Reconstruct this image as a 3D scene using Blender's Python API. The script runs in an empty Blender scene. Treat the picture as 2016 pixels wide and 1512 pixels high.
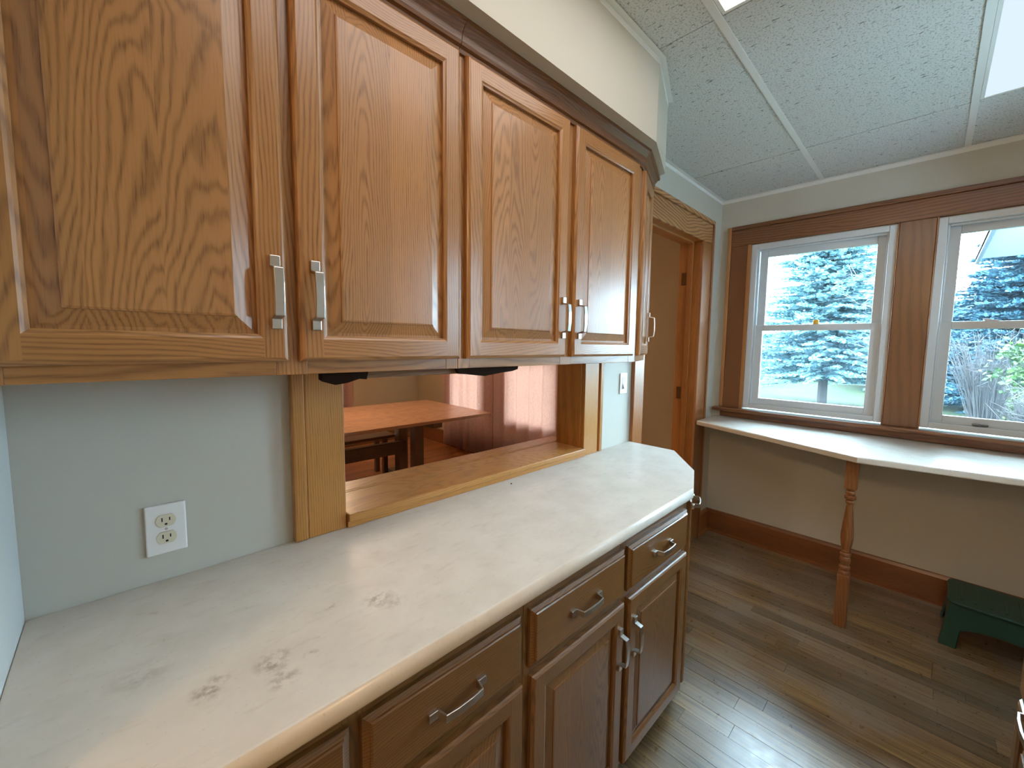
import bpy, bmesh, math, random
from mathutils import Vector, Matrix
random.seed(7)
C = bpy.context.scene.collection
S = bpy.context.scene
R = math.radians

# ------------------------------------------------------------------ camera
CX, CY, CZ = 0.15072, -1.21641, 1.46118
YAW, PITCH, ROLL, FPX, PPX, PPY = 0.773138, -0.0859745, 0.0160544, 800.846, 43.124, -9.265
fwd = Vector((math.cos(YAW)*math.cos(PITCH), math.sin(YAW)*math.cos(PITCH), math.sin(PITCH)))
rgt = Vector((math.sin(YAW), -math.cos(YAW), 0)); upv = rgt.cross(fwd)
r2 = rgt*math.cos(ROLL)+upv*math.sin(ROLL); u2 = -rgt*math.sin(ROLL)+upv*math.cos(ROLL)
cd = bpy.data.cameras.new('camera'); cam = bpy.data.objects.new('camera', cd); C.objects.link(cam)
m3 = Matrix((r2, u2, -fwd)).transposed()
cam.matrix_world = Matrix.Translation((CX, CY, CZ)) @ m3.to_4x4()
cd.sensor_width = 36; cd.sensor_fit = 'HORIZONTAL'; cd.lens = FPX/2016*36
cd.shift_x = -PPX/2016; cd.shift_y = PPY/2016
cd.clip_start = 0.02; cd.clip_end = 200
S.camera = cam

# ------------------------------------------------------------------ world, exposure, lamp strengths
w = bpy.data.worlds.new('sky'); S.world = w; w.use_nodes = True
bg = w.node_tree.nodes['Background']
bg.inputs[0].default_value = (0.54, 0.81, 1.0, 1); bg.inputs[1].default_value = 40.0
S.view_settings.view_transform = 'Standard'; S.view_settings.look = 'None'
S.view_settings.gamma = 1; S.view_settings.use_curve_mapping = False
S.view_settings.exposure = 0.2
PANEL_A, PANEL_B, WARM_LAMP = 4.2, 0.92, 52.0
S.cycles.max_bounces = 10; S.cycles.diffuse_bounces = 6; S.cycles.transparent_max_bounces = 16
S.cycles.use_denoising = True
S.cycles.sample_clamp_indirect = 6.0

# ------------------------------------------------------------------ node helpers
def lin(c):
    if isinstance(c, str):
        c = c.lstrip('#'); c = [int(c[i:i+2], 16)/255 for i in (0, 2, 4)]
    return tuple(((v+0.055)/1.055)**2.4 if v > 0.04045 else v/12.92 for v in c)+(1,)
class G:
    def __init__(s, name):
        s.m = bpy.data.materials.new(name); s.m.use_nodes = True; s.t = s.m.node_tree; s.n = s.t.nodes
        s.p = s.n['Principled BSDF']; s.out = s.n['Material Output']
    def put(s, sock, v):
        if v is None: return
        if hasattr(v, 'is_output'): s.t.links.new(v, sock)
        else: sock.default_value = v
    def new(s, typ, **kw):
        nd = s.n.new(typ)
        for k, v in kw.items(): setattr(nd, k, v)
        return nd
    def math(s, op, a, b=None, c=None):
        nd = s.new('ShaderNodeMath', operation=op)
        for i, v in enumerate((a, b, c)): s.put(nd.inputs[i], v)
        return nd.outputs[0]
    def xyz(s, x, y, z):
        nd = s.new('ShaderNodeCombineXYZ')
        for i, v in enumerate((x, y, z)): s.put(nd.inputs[i], v)
        return nd.outputs[0]
    def sep(s, v):
        nd = s.new('ShaderNodeSeparateXYZ'); s.put(nd.inputs[0], v); return nd.outputs
    def noise(s, vec, scale, detail=2, rough=0.5):
        nd = s.new('ShaderNodeTexNoise'); s.put(nd.inputs['Vector'], vec)
        nd.inputs['Scale'].default_value = scale; nd.inputs['Detail'].default_value = detail
        nd.inputs['Roughness'].default_value = rough; return nd.outputs['Fac']
    def ramp(s, f, a, b, x0=0.0, x1=1.0):
        nd = s.new('ShaderNodeMapRange'); nd.clamp = True
        s.put(nd.inputs[0], f)
        for i, v in zip((1, 2, 3, 4), (x0, x1, a, b)): nd.inputs[i].default_value = v
        return nd.outputs[0]
    def mix(s, f, a, b, mode='MIX'):
        nd = s.new('ShaderNodeMix', data_type='RGBA', blend_type=mode)
        s.put(nd.inputs[0], f); s.put(nd.inputs[6], a); s.put(nd.inputs[7], b); return nd.outputs[2]
    def bump(s, h, strength, dist):
        nd = s.new('ShaderNodeBump'); s.put(nd.inputs['Height'], h)
        nd.inputs['Strength'].default_value = strength; nd.inputs['Distance'].default_value = dist
        s.t.links.new(nd.outputs[0], s.p.inputs['Normal'])
    def set(s, **kw):
        for k, v in kw.items(): s.put(s.p.inputs[k.replace('_', ' ')], v)
        return s.m
    def obj(s): return s.new('ShaderNodeTexCoord').outputs['Object']
    def rnd(s): return s.new('ShaderNodeObjectInfo').outputs['Random']

def plain(name, c, rough=0.5, metal=0.0, spec=0.5, coat=0.0):
    g = G(name)
    g.set(Base_Color=lin(c), Roughness=rough, Metallic=metal, Specular_IOR_Level=spec, Coat_Weight=coat, Coat_Roughness=0.15)
    return g.m

def wood(name, light, dark, along='z', ring=0.0065, rough=0.32, coat=0.4, boards=0.0, amount=0.6, slope=0.07, pore=0.35, vary=0.18, spec=0.4):
    g = G(name); s = g.sep(g.obj()); rn = g.rnd()
    ax = 'xyz'.index(along); a = s[ax]; p, q = [s[i] for i in range(3) if i != ax]
    m = g.math
    if boards:
        pp = m('ADD', p, m('MULTIPLY', rn, 3.7)); idx = m('FLOOR', m('DIVIDE', pp, boards))
        wn = g.new('ShaderNodeTexWhiteNoise', noise_dimensions='2D'); g.put(wn.inputs['Vector'], g.xyz(idx, m('MULTIPLY', rn, 91.0), 0.0))
        r1 = wn.outputs['Value']; wc = g.sep(wn.outputs['Color']); r_2 = wc[1]
        lp = m('SUBTRACT', m('SUBTRACT', pp, m('MULTIPLY', idx, boards)), m('MULTIPLY', r1, boards*1.4))
    else:
        r1 = m('FRACT', m('MULTIPLY', rn, 13.71)); r_2 = m('FRACT', m('MULTIPLY', rn, 37.3))
        lp = m('ADD', p, m('MULTIPLY', m('SUBTRACT', r1, 0.5), 0.22))
    aa = m('ADD', a, m('MULTIPLY', r1, 23.0))
    low = g.noise(g.xyz(m('MULTIPLY', p, 9.0), m('MULTIPLY', q, 9.0), m('MULTIPLY', aa, 2.2)), 1.0, 2)
    fine = g.noise(g.xyz(m('MULTIPLY', p, 60.0), m('MULTIPLY', q, 60.0), m('MULTIPLY', aa, 9.0)), 1.0, 2)
    sl = m('MULTIPLY', m('ADD', aa, 0.0), slope)
    sl = m('PINGPONG', sl, 0.11)
    dd = m('ADD', m('ADD', q, m('MULTIPLY', r_2, 0.03)), m('ADD', sl, m('MULTIPLY', m('SUBTRACT', low, 0.5), 0.055)))
    rad = m('SQRT', m('ADD', m('MULTIPLY', lp, lp), m('MULTIPLY', dd, dd)))
    rad = m('ADD', rad, m('MULTIPLY', m('SUBTRACT', fine, 0.5), 0.006))
    band = m('ADD', m('MULTIPLY', m('SINE', m('MULTIPLY', rad, 6.2832/ring)), 0.5), 0.5)
    band = m('POWER', band, 2.2)
    pr = g.noise(g.xyz(m('MULTIPLY', p, 520.0), m('MULTIPLY', q, 520.0), m('MULTIPLY', aa, 22.0)), 1.0, 2, 0.6)
    prm = g.ramp(pr, 0.0, 1.0, 0.50, 0.68)
    fac = m('MULTIPLY', m('ADD', m('MULTIPLY', band, 0.75), m('MULTIPLY', m('SUBTRACT', low, 0.35), 0.6)), amount)
    fac = m('MAXIMUM', fac, 0.0)
    col = g.mix(fac, lin(light), lin(dark))
    dk = tuple(v*0.55 for v in lin(dark)[:3])+(1,)
    col = g.mix(m('MULTIPLY', prm, m('MULTIPLY', m('ADD', band, 0.35), pore)), col, dk)
    hv = g.new('ShaderNodeHueSaturation'); g.put(hv.inputs['Color'], col)
    tone = m('ADD', 1.0-vary/2, m('MULTIPLY', r1 if boards else m('FRACT', m('MULTIPLY', rn, 5.17)), vary))
    g.put(hv.inputs['Value'], tone)
    g.set(Base_Color=hv.outputs[0], Roughness=m('ADD', rough, m('MULTIPLY', fine, 0.08)), Coat_Weight=coat, Coat_Roughness=0.22, Specular_IOR_Level=spec)
    g.bump(m('SUBTRACT', 1.0, m('MULTIPLY', prm, band)), 0.12, 0.0006)
    return g.m

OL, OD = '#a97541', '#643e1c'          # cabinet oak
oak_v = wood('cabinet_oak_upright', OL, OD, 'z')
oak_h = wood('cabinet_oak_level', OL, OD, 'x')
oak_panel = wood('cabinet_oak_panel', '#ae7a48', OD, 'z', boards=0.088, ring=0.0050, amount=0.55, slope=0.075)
shaded_v = wood('shaded_oak_upright', '#80582f', '#4c3016', 'z', ring=0.0055, amount=0.55)  # same oak as the wall cabinets, darkened: shade put into the colour
shaded_h = wood('shaded_oak_level', '#80582f', '#4c3016', 'x', ring=0.0055, amount=0.55)
shaded_panel = wood('shaded_oak_panel', '#7d5733', '#4c3118', 'z', boards=0.088, ring=0.0050, amount=0.5, slope=0.075)
oak_drawer_shade = wood('shaded_oak_drawer', '#7f562b', '#4b2f14', 'x', ring=0.0055, amount=0.6)  # drawer oak, darkened in colour to stand for shade on the fronts
oak_side = wood('cabinet_oak_side', '#96622f', '#5e3817', 'z')
oak_crown = wood('crown_oak', '#7d5029', '#432612', 'x', rough=0.3, coat=0.4)
oak_inside = wood('cabinet_underside', '#7a5330', '#553618', 'x', coat=0.0, rough=0.6)
gold_v = wood('golden_oak_upright', '#b98040', '#8a5a26', 'z', ring=0.006, amount=0.5)
gold_h = wood('golden_oak_level', '#bd8545', '#8d5c28', 'x', ring=0.006, amount=0.45, rough=0.34, coat=0.25)
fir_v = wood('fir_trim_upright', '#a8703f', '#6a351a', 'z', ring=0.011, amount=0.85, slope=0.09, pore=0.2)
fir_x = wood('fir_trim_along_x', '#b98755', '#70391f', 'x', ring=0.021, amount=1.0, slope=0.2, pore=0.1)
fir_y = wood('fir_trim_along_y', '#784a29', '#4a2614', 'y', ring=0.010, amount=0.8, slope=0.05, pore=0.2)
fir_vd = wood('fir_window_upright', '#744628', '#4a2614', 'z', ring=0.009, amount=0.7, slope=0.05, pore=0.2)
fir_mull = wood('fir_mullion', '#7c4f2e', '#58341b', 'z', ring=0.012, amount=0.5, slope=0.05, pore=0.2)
jamb_m = wood('door_jamb_wood', '#a3662f', '#6d3a16', 'z', ring=0.012, amount=0.5)
base_m = wood('baseboard_wood', '#86512a', '#5c3318', 'y', ring=0.012, amount=0.5)
post_m = wood('post_wood', '#87552d', '#683d1e', 'z', ring=0.01, amount=0.4)
table_m = wood('table_wood', '#c6946f', '#9a6a4a', 'x', boards=0.14, ring=0.012, amount=0.5, rough=0.3)
tleg_m = wood('table_leg_wood', '#6f5138', '#4c3524', 'z', ring=0.01)
bench_m = wood('bench_wood', '#9a7450', '#6d4e33', 'x', ring=0.01)
metal = plain('brushed_nickel', '#c9c6c0', 0.3, 1.0)
bracket_m = plain('black_bracket', '#24170f', 0.7, spec=0.05)
dark_gap = plain('dark_gap', '#1b120b', 0.8)
white_vinyl = plain('white_vinyl', '#d2d9de', 0.35)
plate_w = plain('white_plate', '#f2f2ef', 0.3)
ivory = plain('ivory_socket', '#ddd6bd', 0.35)
slot_m = plain('socket_slot', '#15100c', 0.6)
brass_m = plain('hinge_metal', '#6b4a26', 0.4, 0.8)
toe_m = plain('toe_kick', '#241710', 0.7)

def paint(name, c, rough=0.75, b=0.05):
    g = G(name); o = g.obj()
    n = g.noise(o, 3.0, 2); f = g.noise(o, 320.0, 2)
    col = g.mix(g.ramp(n, 0.0, 1.0, 0.3, 0.7), tuple(v*0.97 for v in lin(c)[:3])+(1,), lin(c))
    g.set(Base_Color=col, Roughness=rough, Specular_IOR_Level=0.3); g.bump(f, b, 0.0015); return g.m
wall_p = paint('wall_paint', '#cbc8bd')
wall_d = paint('dining_wall_paint', '#b8a582')
ceil_p = paint('ceiling_white', '#d8dad6')
grid_p = plain('ceiling_grid_white', '#eef1ef', 0.4)

def tile_mat():
    g = G('fissured_ceiling_tile'); s = g.sep(g.obj()); rn = g.rnd(); m = g.math
    x = m('ADD', s[0], m('MULTIPLY', rn, 5.0)); y = m('ADD', s[1], m('MULTIPLY', rn, 9.0))
    f1 = g.noise(g.xyz(m('MULTIPLY', x, 150.0), m('MULTIPLY', y, 34.0), 0.0), 1.0, 1)
    gate = g.noise(g.xyz(m('MULTIPLY', x, 34.0), m('MULTIPLY', y, 22.0), 3.0), 1.0, 1)
    f2 = g.noise(g.xyz(m('MULTIPLY', x, 190.0), m('MULTIPLY', y, 150.0), 1.0), 1.0, 2)
    fiss = m('MULTIPLY', g.ramp(f1, 0.0, 1.0, 0.63, 0.70), g.ramp(gate, 0.0, 1.0, 0.47, 0.56))
    pit = g.ramp(f2, 0.0, 1.0, 0.53, 0.66)
    col = g.mix(m('MULTIPLY', pit, 0.60), lin('#dfe3e1'), lin('#8f9491'))
    col = g.mix(m('MULTIPLY', fiss, 0.85), col, lin('#5c5f5c'))
    g.set(Base_Color=col, Roughness=0.9, Specular_IOR_Level=0.1)
    g.bump(m('SUBTRACT', 1.0, m('MAXIMUM', fiss, m('MULTIPLY', pit, 0.5))), 0.5, 0.003)
    return g.m
tile_m = tile_mat()

def laminate(name, stains):
    g = G(name); o = g.obj(); s = g.sep(o); m = g.math
    n1 = g.noise(o, 9.0, 4, 0.6); n2 = g.noise(g.xyz(m('MULTIPLY', s[0], 14.0), m('MULTIPLY', s[1], 42.0), 0.0), 1.0, 3, 0.65); n3 = g.noise(o, 160.0, 1)
    col = g.mix(g.ramp(n1, 0.0, 1.0, 0.35, 0.7), lin('#e6e0d5'), lin('#dbd4c8'))
    col = g.mix(m('MULTIPLY', g.ramp(n2, 0.0, 1.0, 0.56, 0.72), 0.22), col, lin('#b5ab9b'))
    col = g.mix(m('MULTIPLY', g.ramp(n3, 0.0, 1.0, 0.70, 0.78), 0.18), col, lin('#8d8578'))
    tot = None
    for (x, y, r, k) in stains:
        dx = m('SUBTRACT', s[0], x); dy = m('SUBTRACT', s[1], y)
        d = m('SQRT', m('ADD', m('MULTIPLY', dx, dx), m('MULTIPLY', dy, dy)))
        b = m('MULTIPLY', g.ramp(d, 1.0, 0.0, r*0.25, r), k)
        tot = b if tot is None else m('MAXIMUM', tot, b)
    if tot is not None:
        n4 = g.noise(o, 62.0, 3, 0.6)
        st = m('MULTIPLY', tot, g.ramp(n4, 0.0, 1.0, 0.42, 0.62))
        col = g.mix(st, col, lin('#958a7b'))
    g.set(Base_Color=col, Roughness=0.27, Specular_IOR_Level=0.5)
    g.bump(n3, 0.04, 0.0004)
    return g.m
lam = laminate('worn_laminate', [(0.312, -0.45, 0.035, 0.8), (0.313, -0.50, 0.03, 0.6), (0.361, -0.478, 0.016, 0.7), (0.222, -0.447, 0.028, 0.8), (0.238, -0.43, 0.02, 0.5), (0.514, -0.41, 0.04, 0.6), (0.535, -0.44, 0.03, 0.4), (0.432, -0.365, 0.016, 0.6), (0.173, -0.146, 0.014, 0.5), (0.153, -0.335, 0.05, 0.25)])
lam2 = laminate('window_laminate', []); lam2.node_tree.nodes['Principled BSDF'].inputs['Roughness'].default_value = 0.2
lam2_e = plain('laminate_edge', '#c9bfae', 0.4)

def floor_mat(name, cols, along='y'):
    g = G(name); o = g.obj(); s = g.sep(o); rn = g.rnd(); m = g.math
    a, p = (s[1], s[0]) if along == 'y' else (s[0], s[1])
    gr = g.noise(g.xyz(m('MULTIPLY', p, 90.0), m('ADD', m('MULTIPLY', a, 3.5), m('MULTIPLY', rn, 50.0)), m('MULTIPLY', rn, 20.0)), 1.0, 4, 0.6)
    wt = g.new('ShaderNodeNewGeometry').outputs['Position']
    wear = g.noise(wt, 2.2, 3, 0.55); scr = g.noise(wt, 26.0, 5, 0.75)
    c = g.mix(g.ramp(gr, 0.0, 1.0, 0.32, 0.68), lin(cols[0]), lin(cols[1]))
    c = g.mix(m('MULTIPLY', g.ramp(wear, 0.0, 1.0, 0.42, 0.65), 0.55), c, lin(cols[2]))
    hv = g.new('ShaderNodeHueSaturation'); g.put(hv.inputs['Color'], c)
    g.put(hv.inputs['Value'], m('ADD', 0.72, m('MULTIPLY', rn, 0.56)))
    ro = m('ADD', 0.22, m('MULTIPLY', g.ramp(scr, 0.0, 1.0, 0.3, 0.75), 0.3))
    g.set(Base_Color=hv.outputs[0], Roughness=ro, Specular_IOR_Level=0.7, Coat_Weight=0.6, Coat_Roughness=0.26)
    g.bump(m('ADD', m('MULTIPLY', scr, 0.6), gr), 0.25, 0.0012)
    return g.m
plank_m = floor_mat('worn_floor_boards', ('#947a52', '#5e4a32', '#8d8a84'))
dplank_m = floor_mat('orange_floor_boards', ('#b06a33', '#7c4019', '#a0622f'), 'x')

def emit(name, c, k):
    g = G(name); e = g.new('ShaderNodeEmission'); e.inputs[0].default_value = lin(c); e.inputs[1].default_value = k
    g.t.links.new(e.outputs[0], g.out.inputs[0]); return g.m
lightA_m = emit('lit_diffuser_warm', '#fffbf6', PANEL_A)
lightB_m = emit('lit_diffuser_cool', '#dcefff', PANEL_B)
lampW_m = emit('warm_lamp_glass', '#ffd2a0', WARM_LAMP)

def glass(name, haze):
    g = G(name); n = g.n
    tr = g.new('ShaderNodeBsdfTransparent'); gl = g.new('ShaderNodeBsdfGlossy'); gl.inputs['Roughness'].default_value = 0.02
    tl = g.new('ShaderNodeBsdfTranslucent'); tl.inputs[0].default_value = (0.62, 0.82, 1.0, 1)
    lw = g.new('ShaderNodeFresnel'); lw.inputs[0].default_value = 1.25
    d = g.noise(g.obj(), 3.0, 3)
    m1 = g.new('ShaderNodeMixShader'); g.put(m1.inputs[0], g.math('MULTIPLY', g.ramp(d, 0.7, 1.2, 0.3, 0.7), haze))
    g.t.links.new(tr.outputs[0], m1.inputs[1]); g.t.links.new(tl.outputs[0], m1.inputs[2])
    m2 = g.new('ShaderNodeMixShader'); g.put(m2.inputs[0], lw.outputs[0])
    g.t.links.new(m1.outputs[0], m2.inputs[1]); g.t.links.new(gl.outputs[0], m2.inputs[2])
    g.t.links.new(m2.outputs[0], g.out.inputs[0]); return g.m
glass_u = glass('window_glass', 0.003); glass_l = glass('dusty_window_glass', 0.007)

def cloth(name, c, tf):
    g = G(name); m = g.math; s = g.sep(g.obj())
    wv = g.noise(g.xyz(m('MULTIPLY', s[0], 260.0), m('MULTIPLY', s[1], 260.0), m('MULTIPLY', s[2], 40.0)), 1.0, 2)
    col = g.mix(g.ramp(wv, 0.0, 1.0, 0.35, 0.65), lin(c), tuple(v*0.8 for v in lin(c)[:3])+(1,))
    df = g.new('ShaderNodeBsdfDiffuse'); tl = g.new('ShaderNodeBsdfTranslucent')
    g.put(df.inputs[0], col); g.put(tl.inputs[0], col)
    mx = g.new('ShaderNodeMixShader'); mx.inputs[0].default_value = tf
    g.t.links.new(df.outputs[0], mx.inputs[1]); g.t.links.new(tl.outputs[0], mx.inputs[2])
    g.t.links.new(mx.outputs[0], g.out.inputs[0]); return g.m
curtain_m = cloth('peach_sheer', '#ebcabb', 0.62)

def leaf(name, c1, c2):
    g = G(name); p = g.new('ShaderNodeNewGeometry')
    rn = p.outputs['Random Per Island']
    col = g.mix(rn, lin(c1), lin(c2))
    g.set(Base_Color=col, Roughness=0.6, Specular_IOR_Level=0.3); return g.m
needle_m = leaf('blue_green_needles', '#6a8a90', '#44666d')
needle_d = leaf('dark_needles', '#3d6474', '#243e4a')
leaf_g = leaf('green_leaves', '#3b5520', '#1b3617')
leaf_y = leaf('yellow_green_leaves', '#4c4a1e', '#2b4018')
leaf_b = leaf('brown_leaves', '#563420', '#332217')
leaf_t = leaf('teal_leaves', '#284a3a', '#17372a')
stick_m = leaf('grey_twigs', '#3e3b3b', '#282421')
pale_m = leaf('pale_twigs', '#565352', '#3a3837')
bark_m = paint('bark', '#3b3734', 0.9, 0.6)
def lawn_mat():
    g = G('lawn_grass'); o = g.obj(); n = g.noise(o, 0.25, 4); f = g.noise(o, 14.0, 4, 0.7)
    c = g.mix(g.ramp(n, 0.0, 1.0, 0.4, 0.62), lin('#25301c'), lin('#333623'))
    c = g.mix(g.ramp(f, 0.0, 0.6, 0.4, 0.7), c, lin('#1c2713'))
    g.set(Base_Color=c, Roughness=0.9, Specular_IOR_Level=0.1); g.bump(f, 0.6, 0.05); return g.m
lawn_m = lawn_mat()

# ------------------------------------------------------------------ mesh helpers
class MB:
    def __init__(s): s.v = []; s.f = []; s.mi = []
    def face(s, idx, mat=0): s.f.append(tuple(idx)); s.mi.append(mat)
    def add(s, vs, fs, mat=0):
        b = len(s.v); s.v += [tuple(v) for v in vs]
        for f in fs: s.face([b+i for i in f], mat)
        return s
    def box(s, x0, x1, y0, y1, z0, z1, mat=0):
        vs = [(x, y, z) for z in (z0, z1) for y in (y0, y1) for x in (x0, x1)]
        return s.add(vs, [(0, 2, 3, 1), (4, 5, 7, 6), (0, 1, 5, 4), (2, 6, 7, 3), (0, 4, 6, 2), (1, 3, 7, 5)], mat)
    def prism(s, poly, z0, z1, mat=0, fn=None):
        """extrude a 2D polygon (counter-clockwise) along z; fn maps (a, b, z) to a point"""
        fn = fn or (lambda a, b, z: (a, b, z)); n = len(poly)
        vs = [fn(a, b, z0) for a, b in poly]+[fn(a, b, z1) for a, b in poly]
        fs = [tuple(range(n))[::-1], tuple(range(n, 2*n))]+[(i, (i+1) % n, n+(i+1) % n, n+i) for i in range(n)]
        return s.add(vs, fs, mat)
    def sweep(s, path, prof, mat=0, closed=False):
        """sweep an (out, up) profile along a level xy path; out points to the right of travel"""
        n = len(path); k = len(prof); vs = []
        for i in range(n):
            a = Vector(path[max(i-1, 0)]); b = Vector(path[i]); c = Vector(path[min(i+1, n-1)])
            d1 = (b-a).normalized() if i else (c-b).normalized(); d2 = (c-b).normalized() if i < n-1 else d1
            n1 = Vector((d1.y, -d1.x)); n2 = Vector((d2.y, -d2.x)); nn = (n1+n2).normalized(); sc = 1/max(0.3, nn.dot(n1))
            for o, u in prof: vs.append((b.x+nn.x*o*sc, b.y+nn.y*o*sc, u))
        fs = [(i*k+j, i*k+(j+1) % k, (i+1)*k+(j+1) % k, (i+1)*k+j) for i in range(n-1) for j in range(k)]
        fs += [tuple(range(k))[::-1], tuple((n-1)*k+j for j in range(k))]
        return s.add(vs, fs, mat)
    def lathe(s, prof, cx, cy, seg=20, mat=0):
        vs = [(cx+r*math.cos(2*math.pi*i/seg), cy+r*math.sin(2*math.pi*i/seg), z) for r, z in prof for i in range(seg)]
        fs = [(j*seg+i, j*seg+(i+1) % seg, (j+1)*seg+(i+1) % seg, (j+1)*seg+i) for j in range(len(prof)-1) for i in range(seg)]
        fs += [tuple(range(seg))[::-1], tuple((len(prof)-1)*seg+i for i in range(seg))]
        return s.add(vs, fs, mat)
    def rod(s, a, b, r0, r1, n=5, mat=0):
        a = Vector(a); b = Vector(b); d = (b-a).normalized(); t = d.orthogonal().normalized(); q = d.cross(t)
        vs = [p+(t*math.cos(6.2832*i/n)+q*math.sin(6.2832*i/n))*r for p, r in ((a, r0), (b, r1)) for i in range(n)]
        return s.add(vs, [(i, (i+1) % n, n+(i+1) % n, n+i) for i in range(n)]+[tuple(range(n))[::-1], tuple(range(n, 2*n))], mat)
    def strip(s, pts, width, thick, fn, mat=0):
        """bent flat bar: pts are (along, out) points, width across; fn maps (along, across, out) to a point"""
        n = len(pts); vs = []
        for i, (a, o) in enumerate(pts):
            p0 = Vector(pts[max(i-1, 0)]); p1 = Vector(pts[min(i+1, n-1)]); d = (p1-p0).normalized(); nx = Vector((-d.y, d.x))*thick/2
            for sx in (-1, 1):
                for sn in (-1, 1): vs.append(fn(a+nx.x*sn, sx*width/2, o+nx.y*sn))
        fs = []
        for i in range(n-1):
            a = 4*i; b = a+4
            for j, k in ((0, 1), (1, 3), (3, 2), (2, 0)): fs.append((a+j, a+k, b+k, b+j))
        fs += [(0, 2, 3, 1), (4*n-4, 4*n-3, 4*n-1, 4*n-2)]
        return s.add(vs, fs, mat)
    def shift(s, d):
        s.v = [(x+d[0], y+d[1], z+d[2]) for x, y, z in s.v]; return s

def link(name, mb, mats, parent=None, loc=(0, 0, 0), rz=0.0, bevel=0.0, seg=2, smooth=False, fix=True):
    me = bpy.data.meshes.new(name); me.from_pydata(mb.v, [], mb.f); mats = mats if isinstance(mats, (list, tuple)) else [mats]
    for m in mats: me.materials.append(m)
    for p, i in zip(me.polygons, mb.mi): p.material_index = i
    if fix:
        bm = bmesh.new(); bm.from_mesh(me); bmesh.ops.recalc_face_normals(bm, faces=bm.faces); bm.to_mesh(me); bm.free()
    if smooth:
        for p in me.polygons: p.use_smooth = True
    o = bpy.data.objects.new(name, me); C.objects.link(o); o.location = loc; o.rotation_euler = (0, 0, rz)
    if parent: o.parent = parent
    if bevel:
        b = o.modifiers.new('bevel', 'BEVEL'); b.width = bevel; b.segments = seg; b.limit_method = 'ANGLE'; b.angle_limit = R(35)
    return o
def tag(o, label, cat, group=None):
    o['label'] = label; o['category'] = cat
    if group: o['group'] = group
    return o
def thing(name, label, cat, loc=(0, 0, 0), group=None, rz=0.0):
    o = bpy.data.objects.new(name, None); C.objects.link(o); o.location = loc; o.rotation_euler = (0, 0, rz); o.empty_display_size = 0.1
    return tag(o, label, cat, group)
def struct(name, mb, mats, bevel=0.0, **kw):
    o = link(name, mb, mats, bevel=bevel, **kw); o['kind'] = 'structure'; return o
def part(name, mb, mats, parent, bevel=0.0, **kw):
    """mb in world coordinates; parent unrotated"""
    L = parent.location.copy(); q = parent.parent
    while q: L += q.location; q = q.parent
    return link(name, mb.shift((-L.x, -L.y, -L.z)), mats, parent, bevel=bevel, **kw)

XW, ZC = 3.414, 2.558              # window wall, suspended ceiling
# ------------------------------------------------------------------ room shell
WT = 0.155                          # thickness of the wall with the hatch
b = MB()
b.box(-2.6, 0.578, 0, WT, 0, 2.75); b.box(0.578, 1.75, 0, WT, 0, 0.912); b.box(0.578, 1.75, 0, WT, 1.41, 2.75)
b.box(1.75, 2.25, 0, WT, 0, 2.75); b.box(2.25, 3.09, 0, WT, 2.24, 2.75); b.box(3.09, XW, 0, WT, 0, 2.75)
wl = struct('wall_left', b, wall_p)
b = MB()                            # window wall: kitchen pair and dining pair of openings
Y = [(-0.228, -1.02, 1.0, 2.2), (-1.19, -1.982, 1.0, 2.2)]
b.box(XW, XW+0.16, -2.3, 0, 0, 1.0); b.box(XW, XW+0.16, -2.3, 0, 2.2, 2.75)
b.box(XW, XW+0.16, -0.228, 0, 1.0, 2.2); b.box(XW, XW+0.16, -1.19, -1.02, 1.0, 2.2); b.box(XW, XW+0.16, -2.3, -1.982, 1.0, 2.2)
struct('wall_front', b, wall_p)
b = MB(); DZ0, DZ1 = 0.50, 2.15
b.box(XW, XW+0.16, 0, 4.6, 0, DZ0); b.box(XW, XW+0.16, 0, 4.6, DZ1, 2.75)
for y0, y1 in ((0, 1.55), (2.46, 2.80), (3.62, 4.6)): b.box(XW, XW+0.16, y0, y1, DZ0, DZ1)
struct('wall_dining_front', b, wall_d)
b = MB(); b.box(-1.2, 1.18, 4.5, 4.62, 0, 2.75); b.box(2.08, XW, 4.5, 4.62, 0, 2.75); b.box(1.18, 2.08, 4.5, 4.62, 0, DZ0); b.box(1.18, 2.08, 4.5, 4.62, DZ1, 2.75)
struct('wall_dining_far', b, wall_d)
struct('wall_dining_near', MB().box(-1.32, -1.2, WT, 4.62, 0, 2.75), wall_d)
b = MB(); b.box(-1.2, 0.578, WT, WT+0.012, 0, 2.7); b.box(0.578, 1.75, WT, WT+0.012, 0, 0.912); b.box(0.578, 1.75, WT, WT+0.012, 1.41, 2.7); b.box(1.75, 2.2, WT, WT+0.012, 0, 2.7); b.box(2.2, 3.14, WT, WT+0.012, 2.3, 2.7); b.box(3.14, XW, WT, WT+0.012, 0, 2.7)
struct('wall_dining_hatch', b, wall_d)
b = MB(); b.box(-2.6, 1.95, -2.34, -2.22, 0, 2.75); b.box(2.35, XW, -2.34, -2.22, 0, 2.75); b.box(1.95, 2.35, -2.34, -2.22, 0, 1.35); b.box(1.95, 2.35, -2.34, -2.22, 2.2, 2.75)  # the opening holds the added daylight window
struct('wall_right', b, wall_p)
struct('wall_back', MB().box(-2.72, -2.6, -2.34, 0.1, 0, 2.75), wall_p)
struct('wall_stub', MB().box(-0.12, 0.0, -0.516, -0.002, 0, 2.6), paint('stub_wall_paint', '#d3d6d4'))
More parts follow.
